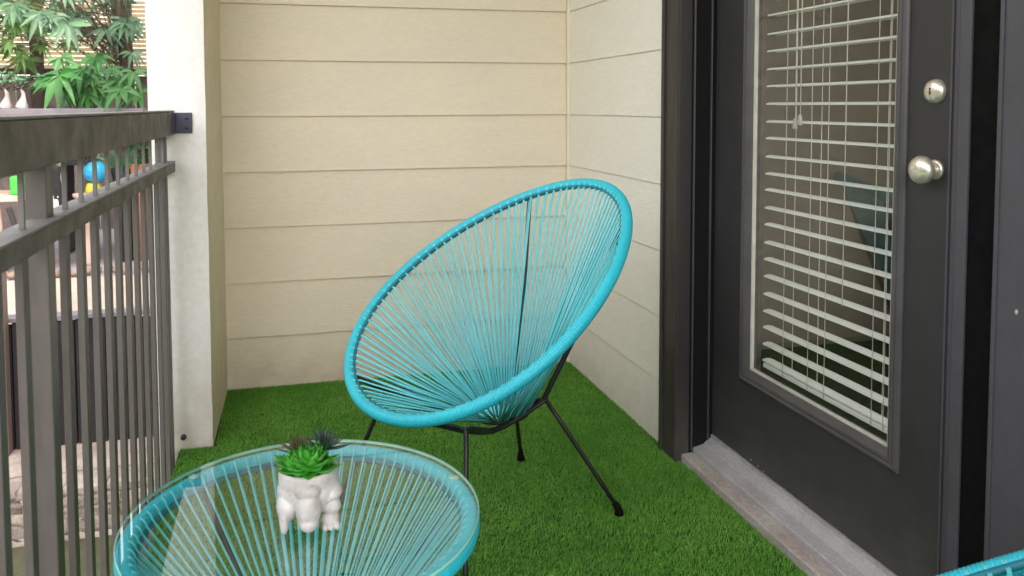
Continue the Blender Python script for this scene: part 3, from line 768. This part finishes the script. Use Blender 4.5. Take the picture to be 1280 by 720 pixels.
def palmate(mb, c, facing, L, n=8, rnd=random, spread=2.3):
    f = facing.normalized(); a = f.cross(Vector((0, 0, 1))); a = a.normalized() if a.length > .1 else Vector((1, 0, 0)); b = a.cross(f)
    for i in range(n):
        th = -PI / 2 + (i - (n - 1) / 2) * spread * 2 / n
        d = a * math.cos(th) + b * math.sin(th) + f * .25
        if rnd.random() < .08: continue
        f2 = (f + Vector((rnd.uniform(-.5, .5), rnd.uniform(-.3, .3), rnd.uniform(-.5, .5)))).normalized()
        leaflet(mb, c, d, f2, L * rnd.uniform(.65, 1.15), L * rnd.uniform(.09, .15), rnd.uniform(.1, .8))
def leafy(name, base, leaves, m, label, cat, tr=.018, seed=1, group=None, top=None):
    rnd = random.Random(seed); root = empty(name, base, label, cat, group); B = Vector(base)
    mb = MB(); st = MB()
    zt = max(l[0][2] for l in leaves)
    T = Vector(top) if top else Vector((sum(l[0][0] for l in leaves) / len(leaves), B.y + .05, B.z + (zt - B.z) * .7))
    st.tube(smooth([B, B.lerp(T, .4) + Vector((.02, 0, 0)), T], 4), tr, 7, rs=[tr * (1 - .5 * i / 8) for i in range(9)])
    for c, L, n in leaves:
        c = Vector(c); f = Vector((rnd.uniform(-.35, .35), -1, rnd.uniform(.2, .9)))
        palmate(mb, c, f, L, n, rnd)
        a = B.lerp(T, rnd.uniform(.55, 1)); st.tube(smooth([a, a.lerp(c, .5) + Vector((0, 0, .03)), c], 3), .0035, 4)
    obj('crown', mb, m, root); obj('trunk', st, M['bark'], root)
    return root
def rl(n, x0, x1, z0, z1, y0, y1, l0, l1, seed):
    r = random.Random(seed); return [((r.uniform(x0, x1), r.uniform(y0, y1), r.uniform(z0, z1)), r.uniform(l0, l1), r.choice((6, 7, 8, 9))) for _ in range(n)]
leafy('palmate_shrub', (-1.28, 5.75, .1), [((-1.36, 5.5, 1.28), .19, 8), ((-1.25, 5.6, 1.32), .15, 7), ((-1.42, 5.6, 1.25), .13, 7), ((-1.17, 5.6, 1.40), .12, 8)] + rl(16, -1.42, -1.1, 1.14, 1.42, 5.6, 5.95, .08, .14, 31), M['leaf1'],
      'bushy shrub with big bright green hand shaped leaves above the railing', 'shrub', seed=3)
leafy('palmate_shrub', (-.98, 5.6, .1), [((-.98, 5.4, 1.19), .15, 8), ((-1.02, 5.5, 1.25), .13, 7), ((-.90, 5.5, 1.17), .14, 7), ((-.93, 5.5, 1.30), .12, 6)] , M['leaf1'],
      'low green hand leaved shrub close to the white column', 'shrub', seed=5)
leafy('tree', (-1.05, 6.3, .1), rl(95, -2.0, -.98, 1.58, 2.35, 5.8, 6.7, .07, .17, 8) + rl(14, -1.25, -1.0, 1.3, 1.7, 6.0, 6.5, .06, .14, 9), M['leaf2'],
      'overhanging tree with grey green hand shaped leaves in front of the reed fence', 'tree', tr=.035, seed=9, top=(-1.15, 6.2, 1.9))
leafy('tree', (-2.5, 6.5, .1), rl(80, -2.5, -1.6, 1.42, 2.3, 6.0, 6.8, .06, .16, 21), M['leaf3'],
      'sunlit yellow green tree at the far left of the garden', 'tree', tr=.04, seed=11, top=(-2.1, 6.4, 1.9))
# ledge with two swollen trunk bonsai
lg = empty('garden_shelf', (-1.6, 5.5, .1), 'lavender grey garden shelf standing level with the railing top', 'shelf')
obj('shelf_board', MB().box(-2.6, -.86, 5.38, 5.66, 1.035, 1.072, .003), M['ledge'], lg)
for x in (-2.5, -1.55, -.90): obj('leg', MB().box(x, x + .04, 5.5, 5.54, .1, 1.034), M['fence_post'], lg)
for (x, lab) in ((-1.665, 'pale swollen bonsai trunk on the shelf, nearer the left edge'), (-1.575, 'pale swollen bonsai trunk on the shelf with a wide root base')):
    r_ = empty('bonsai', (x, 5.5, 1.073), lab, 'bonsai')
    obj('trunk', MB().tube(smooth([(x, 5.5, 1.073), (x + .006, 5.5, 1.11), (x + .012, 5.5, 1.16), (x - .004, 5.5, 1.20)], 4), .02, 10, rs=[.034, .036, .034, .031, .026, .02, .016, .013, .011, .01, .008, .007, .006][:13]), M['bulb'], r_)
    br = MB(); lv = MB(); rnd = random.Random(x)
    for k in range(9):
        a = k * 2.4; e = Vector((x + .1 * math.cos(a), 5.5 + .08 * math.sin(a), 1.19 + .09 * rnd.random())); br.tube([(x, 5.5, 1.19), e], .003, 5)
        for q in range(7): leaflet(lv, e, Vector((rnd.uniform(-1, 1), rnd.uniform(-1, 1), rnd.uniform(.0, 1))), Vector((0, -.3, 1)), .05, .009, .3)
    obj('branch', br, M['bark'], r_); obj('crown', lv, M['leaf2'], r_)
# garden furniture glimpsed between the two rails
t = empty('garden_table', (-1.2, 5.45, .1), 'small round pinkish wood table under the blue globe', 'table')
obj('tabletop', MB().lathe([(0, .545), (.085, .545), (.088, .535), (.085, .522), (0, .522)], (-1.205, 5.45, 0), 28), M['pinkwood'], t)
obj('pedestal', MB().lathe([(.022, .521), (.016, .42), (.02, .3), (.05, .12), (.06, .1), (0, .1)], (-1.215, 5.45, 0), 16), M['pinkwood'], t)
p = empty('flower_pot', (-1.175, 5.45, .545), 'yellow square footed pot holding the blue globe', 'pot')
obj('body', MB().lathe([(0, .5455), (.045, .5455), (.05, .56), (.042, .60), (.03, .61)], (-1.17, 5.45, 0), 20), M['yellow'], p)
g = obj('gazing_ball', MB().ell((-1.155, 5.45, .675), (.072, .072, .068), 4), M['blue']); tag(g, 'glossy sky blue globe resting on the yellow pot', 'globe')
s = empty('bench', (-1.15, 5.9, .1), 'long dark garden bench behind the blue globe', 'bench')
obj('seat', MB().box(-1.5, -.8, 5.75, 6.1, .70, .735, .004), M['blackpot'], s)
for x in (-1.46, -.86): obj('leg', MB().box(x, x + .04, 5.8, 6.05, .1, .70), M['blackpot'], s)
p = empty('flower_pot', (-1.0, 5.5, .56), 'black pot of yucca beside the blue globe', 'pot')
obj('body', MB().lathe([(0, .1), (.05, .1), (.058, .60), (.07, .69), (.064, .70), (.055, .68), (0, .68)], (-1.01, 5.5, 0), 20), M['blackpot'], p)
yl = MB(); rnd = random.Random(5)
for k in range(34):
    a = k * 2.4; leaflet(yl, Vector((-1.01, 5.5, .68)), Vector((math.cos(a), math.sin(a) * .6, rnd.uniform(.4, 2.2))), Vector((0, -1, .3)), rnd.uniform(.16, .27), .011, rnd.uniform(.1, .6))
yo = empty('yucca', (-1.01, 5.5, .68), 'strappy green yucca growing from the black pot', 'plant'); obj('leaves', yl, M['leaf2'], yo)
p = empty('flower_pot', (-.93, 5.5, .6), 'terracotta pot close to the column', 'pot')
obj('body', MB().lathe([(0, .1), (.045, .1), (.05, .6), (.062, .70), (.066, .72), (.055, .715), (0, .70)], (-.915, 5.5, 0), 20), M['terracotta'], p)
hl = MB()
for k in range(50):
    hl_b = Vector((-.915 + rnd.uniform(-.05, .05), 5.5 + rnd.uniform(-.04, .04), .72 + rnd.uniform(0, .16)))
    leaflet(hl, hl_b, Vector((rnd.uniform(-1, 1), rnd.uniform(-1, .2), rnd.uniform(-.3, 1))), Vector((0, -.5, 1)), .07, .016, .3)
ho = empty('herb_plant', (-.915, 5.5, .72), 'leafy green herb in the terracotta pot', 'plant'); obj('leaves', hl, M['leaf1'], ho)
# armchair with printed cushion
a = empty('garden_chair', (-1.37, 5.4, .1), 'white metal garden chair with a black and white printed cushion', 'garden chair')
obj('frame', MB().tube(smooth([(-1.41, 5.3, .1), (-1.405, 5.32, .45), (-1.40, 5.36, .71), (-1.38, 5.38, .735), (-1.33, 5.4, .735)], 4), .010, 8).tube([(-1.18, 5.6, .1), (-1.2, 5.58, .5)], .008, 6).tube([(-1.4, 5.6, .1), (-1.4, 5.56, .5)], .008, 6), M['greymetal'], a)
obj('cushion', MB().box(-1.392, -1.335, 5.36, 5.5, .40, .725, .016), M['print'], a)
obj('seat', MB().box(-1.41, -1.22, 5.3, 5.6, .36, .395, .01), M['whitefab'], a)
a = empty('garden_table', (-1.65, 5.45, .1), 'pale trestle table with light wooden legs at the left edge', 'table')
obj('tabletop', MB().box(-2.3, -1.545, 5.35, 5.8, .515, .545, .003), M['pinkwood'], a)
for x in (-1.685, -2.25): obj('leg', MB().tube([(x, 5.4, .1), (x - .02, 5.4, .70)], .02, 8), M['pinkwood'], a)
g = obj('storage_box', MB().box(-1.635, -1.57, 5.42, 5.52, .546, .66, .012), M['green']); tag(g, 'bright green plastic box on the pale trestle table', 'box')
a = empty('wicker_chair', (-1.58, 5.15, .1), 'dark wicker chair with curved arm tucked at the pale table', 'garden chair')
obj('backrest', MB().tube(smooth([(-1.62, 5.2, .22), (-1.57, 5.2, .26), (-1.545, 5.2, .36), (-1.56, 5.2, .44), (-1.58, 5.2, .5)], 4), .016, 8), M['cushion_dark'], a)
obj('seat', MB().box(-1.70, -1.57, 5.1, 5.4, .24, .28, .012), M['terracotta'], a)
for x in (-1.68, -1.59): obj('leg', MB().box(x, x + .018, 5.12, 5.14, .1, .24), M['cushion_dark'], a)
# unseen hedgerow added on the left to replace sky in the door glass reflection
def added_hedge():
    root = empty('added_hedge', (-6.5, 2, -.6), 'unseen tall green hedgerow added on the left for the door glass to reflect', 'added_hedge')
    n = 26000; mb = MB(); V = []; F = []
    r = random.Random(2)
    for i in range(n):
        y = r.uniform(-8, 7); z = r.uniform(-.6, 3.4); x = -6.3 - abs(r.gauss(0, .25)) + .25 * noise.noise(Vector((y, z, 0)) * 1.3)
        if z > 3.0 + .3 * noise.noise(Vector((y * 1.2, 0, 3))): continue
        c = Vector((x, y, z)); d = Vector((r.uniform(-1, 1), r.uniform(-1, 1), r.uniform(-1, 1))).normalized() * .07; e = d.cross(Vector((r.random(), r.random(), r.random()))).normalized() * .03
        o = len(V); V += [c - d, c + e, c + d, c - e]; F.append((o, o + 1, o + 2, o + 3))
    mb.add(V, F); obj('foliage', mb, M['leaf1'], root)
    obj('stems', MB().box(-7.0, -6.65, -8, 7, -.6, 2.9), M['bark'], root)
added_hedge()

# ------------------------------------------------------------------ camera
f, yaw, pit, rol, sx, sy = 1005.546, .244417, .054943, -.003757, -31.672, -172.574
cam = bpy.data.cameras.new('camera'); co = bpy.data.objects.new('camera', cam); COL.objects.link(co); scene.camera = co
cam.sensor_width = 36; cam.lens = f / 1280 * 36; cam.clip_start = .02; cam.clip_end = 500
cam.dof.use_dof = True; cam.dof.focus_distance = 2.0; cam.dof.aperture_fstop = 6.5
cam.shift_x = -sx / 1280; cam.shift_y = sy / 1280
def w(v):
    X, Y, Z = v
    cp, sp_ = math.cos(pit), math.sin(pit); y2 = Y * cp + Z * sp_; z2 = -Y * sp_ + Z * cp
    cy, sn = math.cos(yaw), math.sin(yaw); return Vector((X * cy + y2 * sn, -X * sn + y2 * cy, z2))
def unroll(u, vv):  # image-plane direction to unrolled
    c, s_ = math.cos(-rol), math.sin(-rol); return (u * c - vv * s_, u * s_ + vv * c)
r_ = unroll(1, 0); d_ = unroll(0, 1)
right = w((r_[0], 0, -r_[1])); down = w((d_[0], 0, -d_[1])); fwd = w((0, 1, 0))
mw = Matrix((right, -down, -fwd)).transposed().to_4x4(); mw.translation = Vector((0, 0, 1.08)); co.matrix_world = mw

# ------------------------------------------------------------------ light
wd = bpy.data.worlds.new('World'); scene.world = wd; wd.use_nodes = True
N = wd.node_tree.nodes; L = wd.node_tree.links
sky = N.new('ShaderNodeTexSky'); sky.sky_type = 'NISHITA'; sky.sun_disc = False
sd = Vector((.38, -.34, .92)).normalized()
sky.sun_elevation = math.asin(sd.z); sky.sun_rotation = math.atan2(sd.x, sd.y) % (2 * PI); sky.air_density = 1.0; sky.dust_density = 3.0; sky.ozone_density = .6
bg = N['Background']; bg.inputs['Strength'].default_value = 1.08
hs = N.new('ShaderNodeHueSaturation'); hs.inputs['Saturation'].default_value = .38; hs.inputs['Value'].default_value = 1.0
L.new(sky.outputs[0], hs.inputs['Color']); wb = N.new('ShaderNodeMix'); wb.data_type = 'RGBA'; wb.blend_type = 'MULTIPLY'; wb.inputs['Factor'].default_value = 1; wb.inputs['B'].default_value = (1.06, .99, .90, 1)
L.new(hs.outputs[0], wb.inputs['A']); L.new(wb.outputs['Result'], bg.inputs['Color'])
sun = bpy.data.lights.new('sun', 'SUN'); sun.energy = 3.6; sun.angle = math.radians(.6); sun.color = (1, .95, .87)
so = bpy.data.objects.new('sun', sun); COL.objects.link(so); so.rotation_euler = sd.to_track_quat('Z', 'Y').to_euler(); so.location = sd * 20
scene.view_settings.view_transform = 'Standard'; scene.view_settings.look = 'None'; scene.view_settings.exposure = 0; scene.view_settings.gamma = 1
scene.cycles.max_bounces = 10; scene.cycles.diffuse_bounces = 5; scene.cycles.transparent_max_bounces = 16
